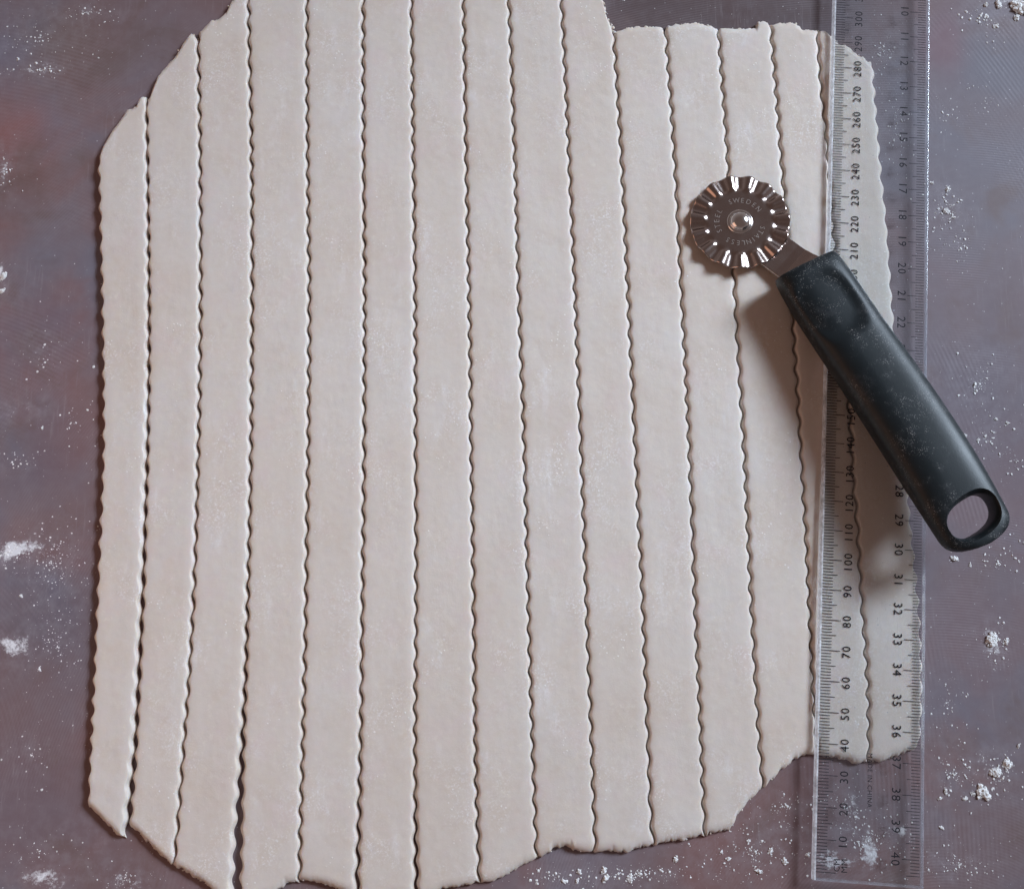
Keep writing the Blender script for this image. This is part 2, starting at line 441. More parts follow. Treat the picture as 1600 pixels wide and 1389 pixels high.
def cutx(i, yd):  return interp(cut_world[i], yd)
def gapw(i, yd):  return lin(gap_world[i], yd) if gap_world[i] else 0.0
def wob(i, yd):   # slow variation of the pitch, as a wheel pushed by hand leaves
    return 0.7 * noise.noise(Vector((yd * 0.018, i * 7.3, 0.5)))
def wave_r(i, yd):      # right side of a strip, along cut i
    ph = 2 * math.pi * (yd / PERIOD + wob(i, yd)) + phase[i]
    am = AMP * (1 + 0.35 * noise.noise(Vector((yd * 0.05, i * 3.1, 9.0))))
    return -am * math.cos(ph)
def wave_l(i, yd):      # left side of a strip: sharper cusps pointing out
    ph = 2 * math.pi * (yd / PERIOD + wob(i, yd)) + phase[i] + SHIFT[i]
    am = AMP * (1 + 0.35 * noise.noise(Vector((yd * 0.05, i * 3.1, 4.0))))
    ph0 = ph
    cusp = 1 - 2 * abs(math.sin(ph0 / 2))
    return -am * (0.62 * math.cos(ph0) + 0.38 * cusp) * (1.15 if i == 0 else 1.0)
def edge_l(i, yd):  return cutx(i, yd) + gapw(i, yd) * 0.5 + wave_l(i, yd)
def edge_r(i, yd):  return cutx(i, yd) - gapw(i, yd) * 0.5 + (wave_r(i, yd) if i < 15 else wave_r(i, yd) * 1.0)

def outline(tab):
    pts = [px(x, y, T * 0.6) for (x, y) in tab]
    return [(p.x, -p.y) for p in pts]

def lump(V, Fc, c, r, seed, squash=0.75, sub=1):
    bm = bmesh.new()
    bmesh.ops.create_icosphere(bm, subdivisions=sub, radius=1.0)
    b = len(V)
    sx, sy = random.uniform(.75, 1.25), random.uniform(.75, 1.25)
    an = random.uniform(0, 6.28); ca, sa = math.cos(an), math.sin(an)
    for q in bm.verts:
        d = q.co.normalized()
        rr = r * (1 + 0.55 * noise.noise(d * 1.9 + Vector((seed * 3.7, seed, 0))) + 0.38 * noise.noise(d * 4.3 + Vector((seed, 0, seed))))
        x, y, z = d.x * rr * sx, d.y * rr * sy, d.z * rr * squash
        V.append(Vector((c[0] + x * ca - y * sa, c[1] + x * sa + y * ca, max(0.01, c[2] + z))))
    Fc.extend(tuple(b + vv.index for vv in fc.verts) for fc in bm.faces)
    bm.free()

EDGE_D = [(-1.0, 0.0), (-0.98, 0.36), (-0.55, 0.48), (0.0, 0.70), (0.11, 0.81), (0.30, 0.90), (0.66, 0.95), (1.25, 0.975), (2.1, 0.992), (3.0, 1.0)]   # negative: share of the flare at the foot
END_S = [(0.0, 0.0), (0.0, 0.30), (0.10, 0.44), (0.3, 0.58), (0.7, 0.72), (1.2, 0.84), (2.0, 0.95), (3.0, 1.0)]
NI = 30          # interior columns
ROW = 0.62       # mm between rows

def build_strip(k):
    iL, iR = k, k + 1
    top, bot = outline(TOPS[k]), outline(BOTS[k])
    cols = []   # (side, d, zf) or (None, u, 1)
    for d, z in EDGE_D: cols.append(('L', d, z))
    for j in range(1, NI + 1): cols.append(('M', j / (NI + 1), 1.0))
    for d, z in reversed(EDGE_D): cols.append(('R', d, z))
    nC = len(cols)
    def xcol(c, yd):
        fl_, fr_ = fade['L'](yd), fade['R'](yd)
        d = c[1]
        if c[0] == 'L':
            g = gapw(iL, yd)
            if d < 0: d = d * (0.5 * min(g, 1.1) if g else 0.35)
            return cutx(iL, yd) + g * .5 + wave_l(iL, yd) * fl_ * math.exp(-max(0, d) / 0.75) + d
        if c[0] == 'R':
            g = gapw(iR, yd)
            if d < 0: d = d * (0.5 * min(g, 1.1) if g else 0.35)
            return cutx(iR, yd) - g * .5 + wave_r(iR, yd) * fr_ * math.exp(-max(0, d) / 0.75) - d
        a = cutx(iL, yd) + gapw(iL, yd) * .5 + wave_l(iL, yd) * fl_ * 0.018 + 3.0
        b = cutx(iR, yd) - gapw(iR, yd) * .5 + wave_r(iR, yd) * fr_ * 0.018 - 3.0
        return a + (b - a) * d
    fade = {'L': lambda y: 1.0, 'R': lambda y: 1.0}
    ends = []; jit = []
    for c in cols:
        e = []
        for tab, guess in ((top, top[len(top)//2][1]), (bot, bot[len(bot)//2][1])):
            yd = guess
            for _ in range(14):
                yd = 0.5 * yd + 0.5 * lin(tab, xcol(c, yd))
            e.append(yd)
        xe = xcol(c, e[0]); xb = xcol(c, e[1])
        jt = (1.5 if k == 9 else 0.85) * fbm(xe * 0.55, k * 5.0, 1.0, 5) + 0.20 * fbm(xe * 2.0, k, 6.0, 2)
        jb = 0.95 * fbm(xb * 0.55, k * 5.0, 3.0, 5) + 0.20 * fbm(xb * 2.0, k, 8.0, 2)
        ends.append((e[0], e[1])); jit.append((jt, jb))
    def mkfade(cc):
        a0 = max(ends[i][0] for i in cc); b0 = min(ends[i][1] for i in cc)
        ra = a0 - min(ends[i][0] for i in cc); rb = max(ends[i][1] for i in cc) - b0
        def fn(y):
            f_ = 1.0
            if ra > 2.5: f_ *= sstep(a0 - 2, a0 + 4, y)
            if rb > 2.5: f_ *= sstep(b0 + 2, b0 - 4, y)
            return f_
        return fn
    nE = len(EDGE_D)
    fade = {'L': mkfade(range(nE)), 'R': mkfade(range(nC - nE, nC))}
    YA = max(a for a, b in ends) + 7.0; YB = min(b for a, b in ends) - 7.0
    nA = int((YA - min(a for a, b in ends) - 3) / ROW); nB = int((max(b for a, b in ends) - YB - 3) / ROW); nmid = int((YB - YA) / ROW)
    rows = ([('T', s, z) for s, z in END_S] + [('A', j / nA, 1.0) for j in range(1, nA + 1)] + [('M', YA + (YB - YA) * j / nmid, 1.0) for j in range(1, nmid)]
            + [('C', j / nB, 1.0) for j in range(0, nB)] + [('B', s, z) for s, z in reversed(END_S)])
    verts, faces = [], []
    for r in rows:
        for ci, c in enumerate(cols):
            yt, yb = ends[ci]
            if r[0] == 'T': yd = yt + r[1] + jit[ci][0] * math.exp(-(max(0, r[1]) / 0.9) ** 2)
            elif r[0] == 'B': yd = yb - r[1] + jit[ci][1] * math.exp(-(max(0, r[1]) / 0.9) ** 2)
            elif r[0] == 'A': yd = (yt + 3.0) + (YA - yt - 3.0) * r[1]
            elif r[0] == 'C': yd = YB + (yb - 3.0 - YB) * r[1]
            else: yd = r[1]
            x = xcol(c, yd)
            zf = c[2] * r[2] if min(c[2], r[2]) > 0 else 0.0
            zf = max(zf, 0.0)
            if r[0] in 'TB' and r[2] > 0 and c[0] == 'M':
                zf *= 1 - 0.18 * max(0, fbm(x * 1.3, yd * 1.3, 2.0, 3)) * (1 - r[2]) * 4
            z = T * zf
            if zf > 0.6:
                q = (zf - 0.6) / 0.4
                z += q * (0.10 * fbm(x * 0.045, yd * 0.03, k * 2.0, 3) - 0.05 + 0.025 * fbm(x * 0.35, yd * 0.3, 3.0, 2))
            verts.append((x, -yd, max(z, 0.02)))
    for a in range(len(rows) - 1):
        for b in range(nC - 1):
            i0 = a * nC + b
            faces.append((i0, i0 + nC, i0 + nC + 1, i0 + 1))
    ym = 0.5 * (ends[nC//2][0] + ends[nC//2][1])
    og = (xcol(('M', 0.5, 1), ym), -ym, 0)
    o = new_obj("dough_strip", verts, faces, M_DOUGH, origin=og)
    # ragged crumbs clinging to the torn ends
    V, Fc = [], []
    for tab, sg in ((top, 1), (bot, -1)):
        for a_, b_ in zip(tab, tab[1:]):
            L_ = math.hypot(b_[0] - a_[0], b_[1] - a_[1])
            dens = 2.6 if (k == 9 and sg == 1) else 0.45
            for q in range(int(L_ * dens + random.random())):
                t_ = random.random()
                x_ = a_[0] + (b_[0] - a_[0]) * t_; y_ = a_[1] + (b_[1] - a_[1]) * t_
                if not (cutx(iL, y_) + 0.8 < x_ < cutx(iR, y_) - 0.8) and k != 9: continue
                r_ = random.uniform(0.15, 0.42) * (1.5 if k == 9 and sg == 1 else 1.0)
                lump(V, Fc, (x_ + random.gauss(0, 0.25), -(y_ + sg * random.uniform(-0.05, 0.8)), random.uniform(0.6, 1.6)), r_, random.uniform(0, 99), 0.7, 2)
    if V:
        fr = new_obj("torn_fringe", V, Fc, M_DOUGH, o, og)
        fr.location = (0, 0, 0); fr["kind"] = "stuff"
    tag(o, LABELS[k], "dough strip", "fluted dough strips cut from one rolled sheet")
    return o

# ------------------------------------------------------------------ the mat (setting)
FLOUR = [  # (px x, px y, radius x px, radius y px, strength)
 (18,868,40,26,1.0),(55,850,30,22,0.8),(0,435,12,42,1.0),(4,270,20,60,0.6),(70,40,110,50,0.42),(130,20,70,35,0.5),(60,110,80,26,0.55),(20,65,60,60,0.3),
 (80,880,60,80,0.42),(70,970,70,60,0.40),(22,1015,45,40,0.75),(110,930,40,90,0.30),(45,1180,50,40,0.35),(40,640,60,20,0.55),(30,720,60,16,0.4),(55,545,40,30,0.45),
 (110,1330,120,60,0.35),(200,1370,60,30,0.6),(70,1385,60,30,0.7),(1356,1328,26,36,0.85),(1418,1308,14,30,0.85),(1330,1270,40,50,0.6),(1300,1350,50,30,0.75),
 (1400,1330,120,70,0.35),(1230,1290,100,60,0.40),(1000,1375,220,40,0.35),(1580,5,40,22,0.7),(1545,25,60,50,0.4),(1480,320,40,60,0.5),(1530,600,60,70,0.4),(1540,660,50,60,0.35),
 (1545,1005,30,40,0.8),(1480,1200,60,70,0.3),(1550,1210,50,50,0.6),(1480,1350,110,30,0.45),(1390,70,60,60,0.3),(1380,210,30,60,0.35),(1440,210,14,60,0.45),(1440,600,100,60,0.2),
 (1170,1320,120,50,0.4),(900,1350,60,30,0.3),
]
TINTS = [  # printed mottling of the mat, window sheen painted into the blue-grey patches: (px x, px y, rx, ry, colour, amount)
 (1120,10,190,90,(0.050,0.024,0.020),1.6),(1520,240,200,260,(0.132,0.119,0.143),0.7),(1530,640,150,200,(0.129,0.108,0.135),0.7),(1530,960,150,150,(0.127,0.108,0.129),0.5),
 (10,205,80,70,(0.250,0.096,0.080),0.8),(120,690,60,70,(0.190,0.090,0.078),0.7),(30,840,50,40,(0.195,0.100,0.084),0.7),(40,1290,90,60,(0.150,0.112,0.128),0.6),(70,400,60,50,(0.140,0.140,0.176),0.6),(1560,110,60,50,(0.130,0.140,0.178),0.6),(1500,500,50,60,(0.185,0.120,0.118),0.5),(10,70,40,60,(0.152,0.152,0.211),0.6),(90,70,80,60,(0.165,0.112,0.092),0.5),(60,600,110,40,(0.198,0.092,0.082),0.5),
 (80,960,120,90,(0.099,0.092,0.119),0.6),(60,1200,120,120,(0.132,0.082,0.090),0.6),(1250,1260,40,120,(0.139,0.069,0.063),0.7),(1560,1330,120,60,(0.158,0.099,0.103),0.5),
 (1470,60,40,60,(0.198,0.079,0.092),0.6),(70,520,60,60,(0.112,0.106,0.148),0.5),(60,720,80,60,(0.106,0.095,0.127),0.5),(200,1340,60,60,(0.152,0.079,0.073),0.5),
]
def build_mat():
    X0, X1, Y0, Y1, st = -330.0, 330.0, -290.0, 290.0, 2.5
    nx, ny = int((X1 - X0) / st) + 1, int((Y1 - Y0) / st) + 1
    fl_w = [(px(x, y), rx / 4.5, ry / 4.5, s) for x, y, rx, ry, s in FLOUR]
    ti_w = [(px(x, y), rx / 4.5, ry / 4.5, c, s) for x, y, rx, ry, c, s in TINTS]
    verts, faces, fl, ti = [], [], [], []
    for j in range(ny):
        for i in range(nx):
            x, y = X0 + i * st, Y0 + j * st
            verts.append((x, y, 0))
            f = 0.04 + 0.10 * max(0, fbm(x * 0.02, y * 0.02, 3.0))
            wx = x + 5 * fbm(x * .06, y * .06, 1.0); wy = y + 5 * fbm(x * .06, y * .06, 7.0)
            for p, rx, ry, s in fl_w:
                d = ((wx - p.x) / rx) ** 2 + ((wy - p.y) / ry) ** 2
                if d < 4: f = max(f, s * math.exp(-d * 1.1))
            fl.append(f)
            cr = [0, 0, 0]; cw = 0.0
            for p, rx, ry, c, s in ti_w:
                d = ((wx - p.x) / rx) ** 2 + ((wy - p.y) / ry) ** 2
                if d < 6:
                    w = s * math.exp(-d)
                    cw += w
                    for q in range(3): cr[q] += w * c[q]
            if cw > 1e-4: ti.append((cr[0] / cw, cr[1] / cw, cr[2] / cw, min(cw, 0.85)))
            else: ti.append((0.1, 0.07, 0.08, 0))
    for j in range(ny - 1):
        for i in range(nx - 1):
            a = j * nx + i
            faces.append((a, a + 1, a + nx + 1, a + nx))
    o = new_obj("work_surface", verts, faces, M_MAT)
    me = o.data
    at = me.attributes.new('flour', 'FLOAT', 'POINT'); at.data.foreach_set('value', fl)
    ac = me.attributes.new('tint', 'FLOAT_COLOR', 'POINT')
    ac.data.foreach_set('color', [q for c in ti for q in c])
    tag(o, "purple brown mottled work surface dusted with flour", None, None, "structure")
    return o
build_mat()

for k in range(15):
    build_strip(k)

# ------------------------------------------------------------------ ruler
RB = T + 0.16          # underside height
RT = RB + 2.3          # top face height
eL = [px(x, y, RT) for x, y in ((1303,0),(1298,400),(1290,620),(1277,1150),(1273,1360))]
eR = [px(x, y, RT) for x, y in ((1451,0),(1450,300),(1447,800),(1444.5,1100),(1440,1360))]
def fitline(ps):
    m = sum(ps, Vector()) / len(ps)
    sxy = sum((p.x - m.x) * (p.y - m.y) for p in ps); syy = sum((p.y - m.y) ** 2 for p in ps)
    return m, sxy / syy
mL, sL = fitline(eL); mR, sR = fitline(eR)
sl = 0.5 * (sL + sR)
RUP = Vector((sl, 1, 0)).normalized()             # along the ruler, away from the viewer
RRT = Vector((RUP.y, -RUP.x, 0))                  # across the ruler
RW = (mR - mL).dot(RRT)                           # ruler width
p0 = px(1272, 1374, RT)
base = mL + RUP * ((p0 - mL).dot(RUP)); base.z = 0
RLEN = 412.0
def rp(a, l, z):      # a across from the left edge, l along from the near end
    q = base + RRT * a + RUP * l
    return Vector((q.x, q.y, z))
ruler = empty("ruler", rp(RW / 2, 0, 0))
tag(ruler, "clear acrylic ruler with black graduations on both edges lying across the dough", "ruler")

BV, ET = 4.7, 2.27     # bevel width, edge thickness
sect = [(0.0, RB), (0.0, RB + ET - 0.35), (0.35, RB + ET), (BV, RT), (RW - BV, RT), (RW - 0.25, RB + ET), (RW, RB + ET - 0.25), (RW, RB)]
def prism(sec, l0, l1, caps=True):
    n = len(sec)
    v = [rp(a, l0, z) for a, z in sec] + [rp(a, l1, z) for a, z in sec]
    f = [(i, (i + 1) % n, n + (i + 1) % n, n + i) for i in range(n)]
    if caps: f += [tuple(reversed(range(n))), tuple(range(n, 2 * n))]
    return v, f
v, f = prism(sect, 0.35, RLEN - 0.35)
blade = new_obj("blade", v, f, M_ACR, ruler, rp(RW / 2, 0, 0), smooth=False)
# side strips whose whitish haze colour stands in for light gathered in the edges
def side_face(sec, mat):
    v, f = prism(sec, 0.0, RLEN)
    return new_obj("side_edge", v, f, mat, ruler, rp(RW / 2, 0, 0), smooth=False)
side_face([(-0.45, RB + 0.05), (-0.55, RB + ET - 0.5), (-0.05, RB + ET + 0.02), (0.42, RB + ET + 0.06), (-0.02, RB + 0.6)], M_EDGE)
side_face([(RW + 0.02, RB + 0.05), (RW + 0.05, RB + ET - 0.3), (RW - 0.02, RB + ET + 0.03), (RW + 0.24, RB + ET - 0.05), (RW + 0.28, RB + 0.05)], M_EDGE2)
v = [rp(a, l, z) for l in (-0.25, 0.33) for a, z in ((-0.3, RB + 0.02), (RW + 0.2, RB + 0.02), (RW + 0.2, RB + ET - .02), (RW - BV, RT - 0.02), (BV, RT - 0.02), (-0.3, RB + ET - .02))]
f = [(0, 1, 2, 3, 4, 5), (11, 10, 9, 8, 7, 6)] + [(i, 6 + i, 6 + (i + 1) % 6, (i + 1) % 6) for i in range(6)]
new_obj("end_edge", v, f, M_EDGE2, ruler, rp(RW / 2, 0, 0), smooth=False)

def along(u, vv):     # position along the ruler of a pixel on the print
    return (px(u, vv, RB) - base).dot(RUP)
# fit of the two scales to the graduations read off the photograph
ml = [(40, along(1300, 1162)), (90, along(1300, 923)), (240, along(1320, 265.5)), (280, along(1325, 106.5))]
L0 = sum(a - m for m, a in ml) / len(ml)
LS = (ml[3][1] - ml[0][1]) / 240.0
ql = [(400, along(1425, 1342)), (360, along(1430, 1144.5)), (330, along(1433, 1000.5)), (180, along(1435, 335.5)), (120, along(1437, 97))]
QS = (ql[4][1] - ql[0][1]) / 280.0
Q0 = ql[1][1] + 360 * QS
print("ruler width", RW, "left", L0, LS, "right", Q0, QS, [round(a - (ml[0][1] + (m - 40) * LS), 2) for m, a in ml], [round(a - (Q0 - m * QS), 2) for m, a in ql])
LA = ml[0][1] - 40 * LS

ZP = RB + 0.06
def tick_mesh(name, items):
    v, f = [], []
    for a0, a1, l, w in items:
        b = len(v)
        v += [rp(a0, l - w / 2, ZP), rp(a1, l - w / 2, ZP), rp(a1, l + w / 2, ZP), rp(a0, l + w / 2, ZP)]
        f.append((b, b + 1, b + 2, b + 3))
    return new_obj(name, v, f, M_INK, ruler, rp(RW / 2, 0, 0), smooth=False)
it = []
for m in range(0, 400):
    l = LA + m * LS
    if l > RLEN - 2: break
    ln = 7.4 if m % 10 == 0 else 6.0 if m % 5 == 0 else 4.5
    it.append((0.55, ln, l, 0.22))
tick_mesh("graduation_marks", it)
it = []
for m in range(0, 406):
    l = Q0 - m * QS
    if l > RLEN - 2 or l < 1.5: continue
    ln = 6.0 if m % 10 == 0 else 4.6 if m % 5 == 0 else 3.2
    it.append((RW - ln, RW - 0.3, l, 0.20))
tick_mesh("graduation_marks", it)

def text_mesh(body, size, spacing=1.0, bold=0.0):
    """flat outline of a word: (verts2d, faces), centred, cap height = size (mm)"""
    cu = bpy.data.curves.new("t", 'FONT'); cu.body = body
    cu.align_x = 'CENTER'; cu.align_y = 'CENTER'; cu.space_character = spacing
    cu.resolution_u = 2; cu.offset = bold
    o = bpy.data.objects.new("t", cu); C.objects.link(o)
    dg = bpy.context.evaluated_depsgraph_get()
    me = bpy.data.meshes.new_from_object(o.evaluated_get(dg))
    vs = [(q.co.x, q.co.y) for q in me.vertices]; fs = [tuple(p.vertices) for p in me.polygons]
    bpy.data.objects.remove(o); bpy.data.curves.remove(cu); bpy.data.meshes.remove(me)
    if not vs: return [], []
    y0, y1 = min(y for _, y in vs), max(y for _, y in vs); x0, x1 = min(x for x, _ in vs), max(x for x, _ in vs)
    k = size / (y1 - y0)
    return [((x - (x0 + x1) / 2) * k, (y - (y0 + y1) / 2) * k) for x, y in vs], fs
def numerals(name, items):
    """items: (text, across, along, height, direction) direction +1 reads away from the viewer, -1 towards"""
    V, Fc = [], []
    for body, a, l, h, dr, sp in items:
        vs, fs = text_mesh(body, h, sp)
        b = len(V)
        for x, y in vs:
            V.append(rp(a - y * dr, l + x * dr, ZP))
        Fc += [tuple(b + i for i in q) for q in fs]
    return new_obj(name, V, Fc, M_INK, ruler, rp(RW / 2, 0, 0), smooth=False)
numerals("scale_numerals", [(str(m), 9.5, LA + m * LS - 0.2, 2.75, 1, 1.12) for m in range(10, 330, 10)])
numerals("scale_numerals", [(str(c), RW - 8.0, Q0 - c * 10 * QS, 2.85, -1, 1.12) for c in range(8, 41)])
numerals("unit_lettering", [("CM", 7.7, LA + 2.4, 1.9, 1, 1.05), ("MM", 10.1, LA + 2.4, 1.9, 1, 1.05)])
lm = 0.5 * (along(1363, 1179) + along(1363, 1260))
numerals("origin_lettering", [("MADE IN CHINA", 17.9, lm, 1.5, -1, 1.1)])

# ------------------------------------------------------------------ fluted pastry wheel
WC = px(1156, 347, 5.6)                     # wheel centre
wheel_root = empty("pastry_wheel", (WC.x, WC.y, T))
tag(wheel_root, "fluted steel pastry wheel with black plastic handle resting on dough and ruler", "pastry wheel")
hf = px(1261, 416, 12.0); hb = px(1525, 852, 22.0)
HAX = Vector((hb.x - hf.x, hb.y - hf.y, 0)); HLEN = HAX.length; HAX.normalize()
HSD = Vector((-HAX.y, HAX.x, 0))            # to the right of the handle seen from above
if HSD.x < 0: HSD = -HSD
TILT = math.radians(4.5)
W_ax = Vector((hf.x - WC.x, hf.y - WC.y, 0)).normalized()      # shank direction
rot_axis = W_ax.cross(Vector((0, 0, 1)))
RWH = Matrix.Rotation(TILT, 4, rot_axis)
def wp(x, y, z):      # wheel-local to world
    return WC + RWH @ Vector((x, y, z))
NF, RO = 15, 17.5
ph0 = math.radians(100)
rings = [0.0, 4.2, 6.5, 9, 10.6, 11.4, 11.9, 12.3, 12.7, 13.2, 14, 15, 16, 17, RO]
NS = NF * 20
def wz(r, th):
    c = math.cos(NF * (th - ph0))
    shape = math.copysign(abs(c) ** 0.8, c)
    a = 0.72 * sstep(11.3, 13.1, r) * (0.78 + 0.22 * sstep(12.5, RO, r))
    bead = 0.06 * math.exp(-((r - 12.5) / 0.55) ** 2) * max(0, c) ** 3
    return a * shape + bead
v, f = [], []
for side, off in ((0, 0.28), (1, -0.28)):
    for r in rings:
        for s in range(NS):
            th = 2 * math.pi * s / NS
            rr = r + (0.03 * math.cos(NF * (th - ph0)) if r > 16.5 else 0)
            v.append(wp(rr * math.cos(th), rr * math.sin(th), wz(r, th) + off))
nr = len(rings)
for a in range(nr - 1):
    for s in range(NS):
        s2 = (s + 1) % NS
        q = [a * NS + s, (a + 1) * NS + s, (a + 1) * NS + s2, a * NS + s2]
        f.append(tuple(q)); o2 = nr * NS
        f.append(tuple(o2 + x for x in reversed(q)))
for s in range(NS):
    s2 = (s + 1) % NS; a = (nr - 1) * NS; o2 = nr * NS
    f.append((a + s, o2 + a + s, o2 + a + s2, a + s2))
wheel = new_obj("wheel", v, f, M_STEEL, wheel_root, WC)
# rivet: low collar and polished dome
prof = [(4.6, 0.28), (4.55, 0.46), (4.1, 0.55), (3.75, 0.60)] + [(3.6 * math.cos(t), 0.62 + 2.1 * math.sin(t)) for t in [i * math.pi / 20 for i in range(0, 10)]] + [(0.02, 2.73)]
v, f = [], []
for r, z in prof:
    for s in range(48):
        th = 2 * math.pi * s / 48; v.append(wp(r * math.cos(th), r * math.sin(th), z))
for a in range(len(prof) - 1):
    for s in range(48):
        s2 = (s + 1) % 48; f.append((a * 48 + s, a * 48 + s2, (a + 1) * 48 + s2, (a + 1) * 48 + s))
new_obj("rivet", v, f, M_CHROME, wheel, WC).location = (0, 0, 0)
# ring of stamped lettering, read clockwise
V, Fc = [], []
def ring_text(body, start_deg, step_deg, rad=8.15, h=1.75):
    for i, ch in enumerate(body):
        if ch == ' ': continue
        vs, fs = text_mesh(ch, h, 1.0, -0.014)
        th = math.radians(start_deg - i * step_deg)
        er = Vector((math.cos(th), math.sin(th))); et = Vector((math.sin(th), -math.cos(th)))
        b = len(V)
        for x, y in vs:
            p = er * (rad + y) + et * x * 0.9
            V.append(wp(p.x, p.y, 0.305))
        Fc.extend(tuple(b + q for q in ff) for ff in fs)
ring_text("SWEDEN", 112, 15.5)
ring_text("STAINLESS", -18, 13.2)
ring_text("STEEL", 205, 14.0)
new_obj("stamped_lettering", V, Fc, M_ENGRAVE, wheel, WC, smooth=False).location = (0, 0, 0)
# underside axle plate and shank
def loft(name, secs, mat, parent, origin, cap=True, smooth=True):
    n = len(secs[0]); v = [q for s in secs for q in s]; f = []
    for a in range(len(secs) - 1):
        for i in range(n):
            j = (i + 1) % n
            f.append((a * n + i, a * n + j, (a + 1) * n + j, (a + 1) * n + i))
    if cap: f += [tuple(reversed(range(n))), tuple((len(secs) - 1) * n + i for i in range(n))]
    return new_obj(name, v, f, mat, parent, origin, smooth)
SHS = Vector((-W_ax.y, W_ax.x, 0));
if SHS.x < 0: SHS = -SHS
sd = (hf - WC); sdl = Vector((sd.x, sd.y, 0)).length
secs = []
for q in range(0, 13):
    t = q / 12
    d = 1.0 + (sdl + 6.0) * t
    w = 6.9 * (1.0 if t > 0.12 else 0.7 + 0.3 * t / 0.12)
    zc = (WC.z - 1.75) + d * math.sin(TILT) + sstep(0.62, 0.95, t) * 3.6
    c0 = Vector((WC.x, WC.y, 0)) + W_ax * d
    e = 0.15
    ring = [(-w, -0.45), (w, -0.45), (w + e, 0), (w, 0.45), (w - e * 2, 0.6), (-w + e * 2, 0.6), (-w, 0.45), (-w - e, 0)]
    secs.append([Vector((c0.x, c0.y, zc)) + SHS * a + Vector((0, 0, b)) for a, b in ring])
loft("shank", secs, M_STEEL, wheel_root, WC, smooth=False)

# handle: lofted along its axis
HC = [(0, 11.8), (0.2, 12.6), (0.38, 14.4), (0.6, 17.4), (0.8, 20.4), (1.0, 23.0)]     # centre height
HHW = [(0, 11.2), (0.05, 11.7), (0.25, 11.9), (0.5, 12.2), (0.8, 12.2), (0.93, 11.9), (1.0, 11.5)]   # half width
HHT = [(0, 7.0), (0.1, 7.6), (0.4, 8.2), (0.7, 8.0), (0.86, 6.2), (0.93, 5.2), (1.0, 4.6)]      # half thickness
NSEC, NRG = 90, 64
# centreline corrected for height, so that the outline follows the photograph
def hc(t):
    z = interp(HC, t)
    a = 1026 + 517 * t
    n = 785 + interp([(0, 53), (0.2, 54), (0.45, 58.5), (0.75, 60), (1, 57)], t)
    u = 0.536 * a + 0.844 * n; vv = 0.844 * a - 0.536 * n
    return px(u, vv, z)
secs = []
ends_round = [(0.0, 0.80), (0.004, 0.87), (0.010, 0.925), (0.02, 0.965), (0.035, 0.99)]
tl = [e[0] for e in ends_round] + [0.05 + 0.86 * i / (NSEC - 1) for i in range(NSEC)] + [0.93, 0.945, 0.958, 0.968, 0.977, 0.985, 0.991, 0.9955, 0.998, 0.9995]
for t in tl:
    c = hc(t)
    hw, ht = interp(HHW, t), interp(HHT, t)
    k = lin(ends_round + [(0.05, 1.0)], t) if t < 0.05 else 1.0
    ksd = k
    if t > 0.93:
        q = (t - 0.93) / 0.07
        ksd = max(0.06, (1 - q ** 2.6) ** 0.42)
        k = 0.80 + 0.20 * math.sqrt(max(0, 1 - q * q))
    ring = []
    for i in range(NRG):
        th = 2 * math.pi * i / NRG
        ex = 2.0 / 3.3
        cx_, sx_ = math.cos(th), math.sin(th)
        a = math.copysign(abs(cx_) ** ex, cx_) * hw * (ksd if t > 0.5 else 0.92 + 0.08 * k)
        b = math.copysign(abs(sx_) ** ex, sx_) * ht * k
        if b > 0:
            # thumb facet scooped out of the upper front
            u_ = (t - 0.145) / 0.125; w_ = (a / hw + 0.20) / 0.84
            d = math.hypot(abs(u_) ** 1.4, abs(w_) ** 1.4)
            b -= 1.1 * sstep(1.0, 0.55, d)
            # top is lower towards the left shoulder
            b *= 1 - 0.10 * sstep(0.2, 1.0, -a / hw)
        ring.append(c + HSD * a + Vector((0, 0, b)))
    secs.append(ring)
handle = loft("handle", secs, M_HANDLE, wheel_root, WC)
# hanging hole
hcn = hc((1492.8 - 1026) / 517)
bm = bmesh.new()
NH = 48
def hole_ring(z, g):
    r = []
    for i in range(NH):
        th = 2 * math.pi * i / NH
        a = math.copysign(abs(math.cos(th)) ** 0.85, math.cos(th)) * (8.7 + g); b = math.copysign(abs(math.sin(th)) ** 0.85, math.sin(th)) * (5.6 + g)
        p = hcn + HSD * a + (HAX * b) + HAX * (-0.10) * a
        r.append(bm.verts.new((Vector((p.x, p.y, z)) - WC) * MM))
    return r
zs = [(hcn.z - 14, 2.6), (hcn.z - 5.5, 1.0), (hcn.z - 2.5, 0.1), (hcn.z + 2.8, 0.0), (hcn.z + 4.2, 0.4), (hcn.z + 5.6, 1.6), (hcn.z + 14, 4.5)]
rr = [hole_ring(z, g) for z, g in zs]
for a in range(len(rr) - 1):
    for i in range(NH):
        j = (i + 1) % NH
        bm.faces.new((rr[a][i], rr[a][j], rr[a + 1][j], rr[a + 1][i]))
bm.faces.new(list(reversed(rr[0]))); bm.faces.new(rr[-1])
bmesh.ops.recalc_face_normals(bm, faces=bm.faces)
cm = bpy.data.meshes.new("cut"); bm.to_mesh(cm); bm.free()
bm = bmesh.new(); bm.from_mesh(handle.data); bmesh.ops.recalc_face_normals(bm, faces=bm.faces); bm.to_mesh(handle.data); bm.free()
cut = bpy.data.objects.new("cut", cm); C.objects.link(cut)
cut.parent = wheel_root; cut.location = handle.location
md = handle.modifiers.new("b", 'BOOLEAN'); md.operation = 'DIFFERENCE'; md.object = cut; md.solver = 'EXACT'
bpy.context.view_layer.update()
dg = bpy.context.evaluated_depsgraph_get()
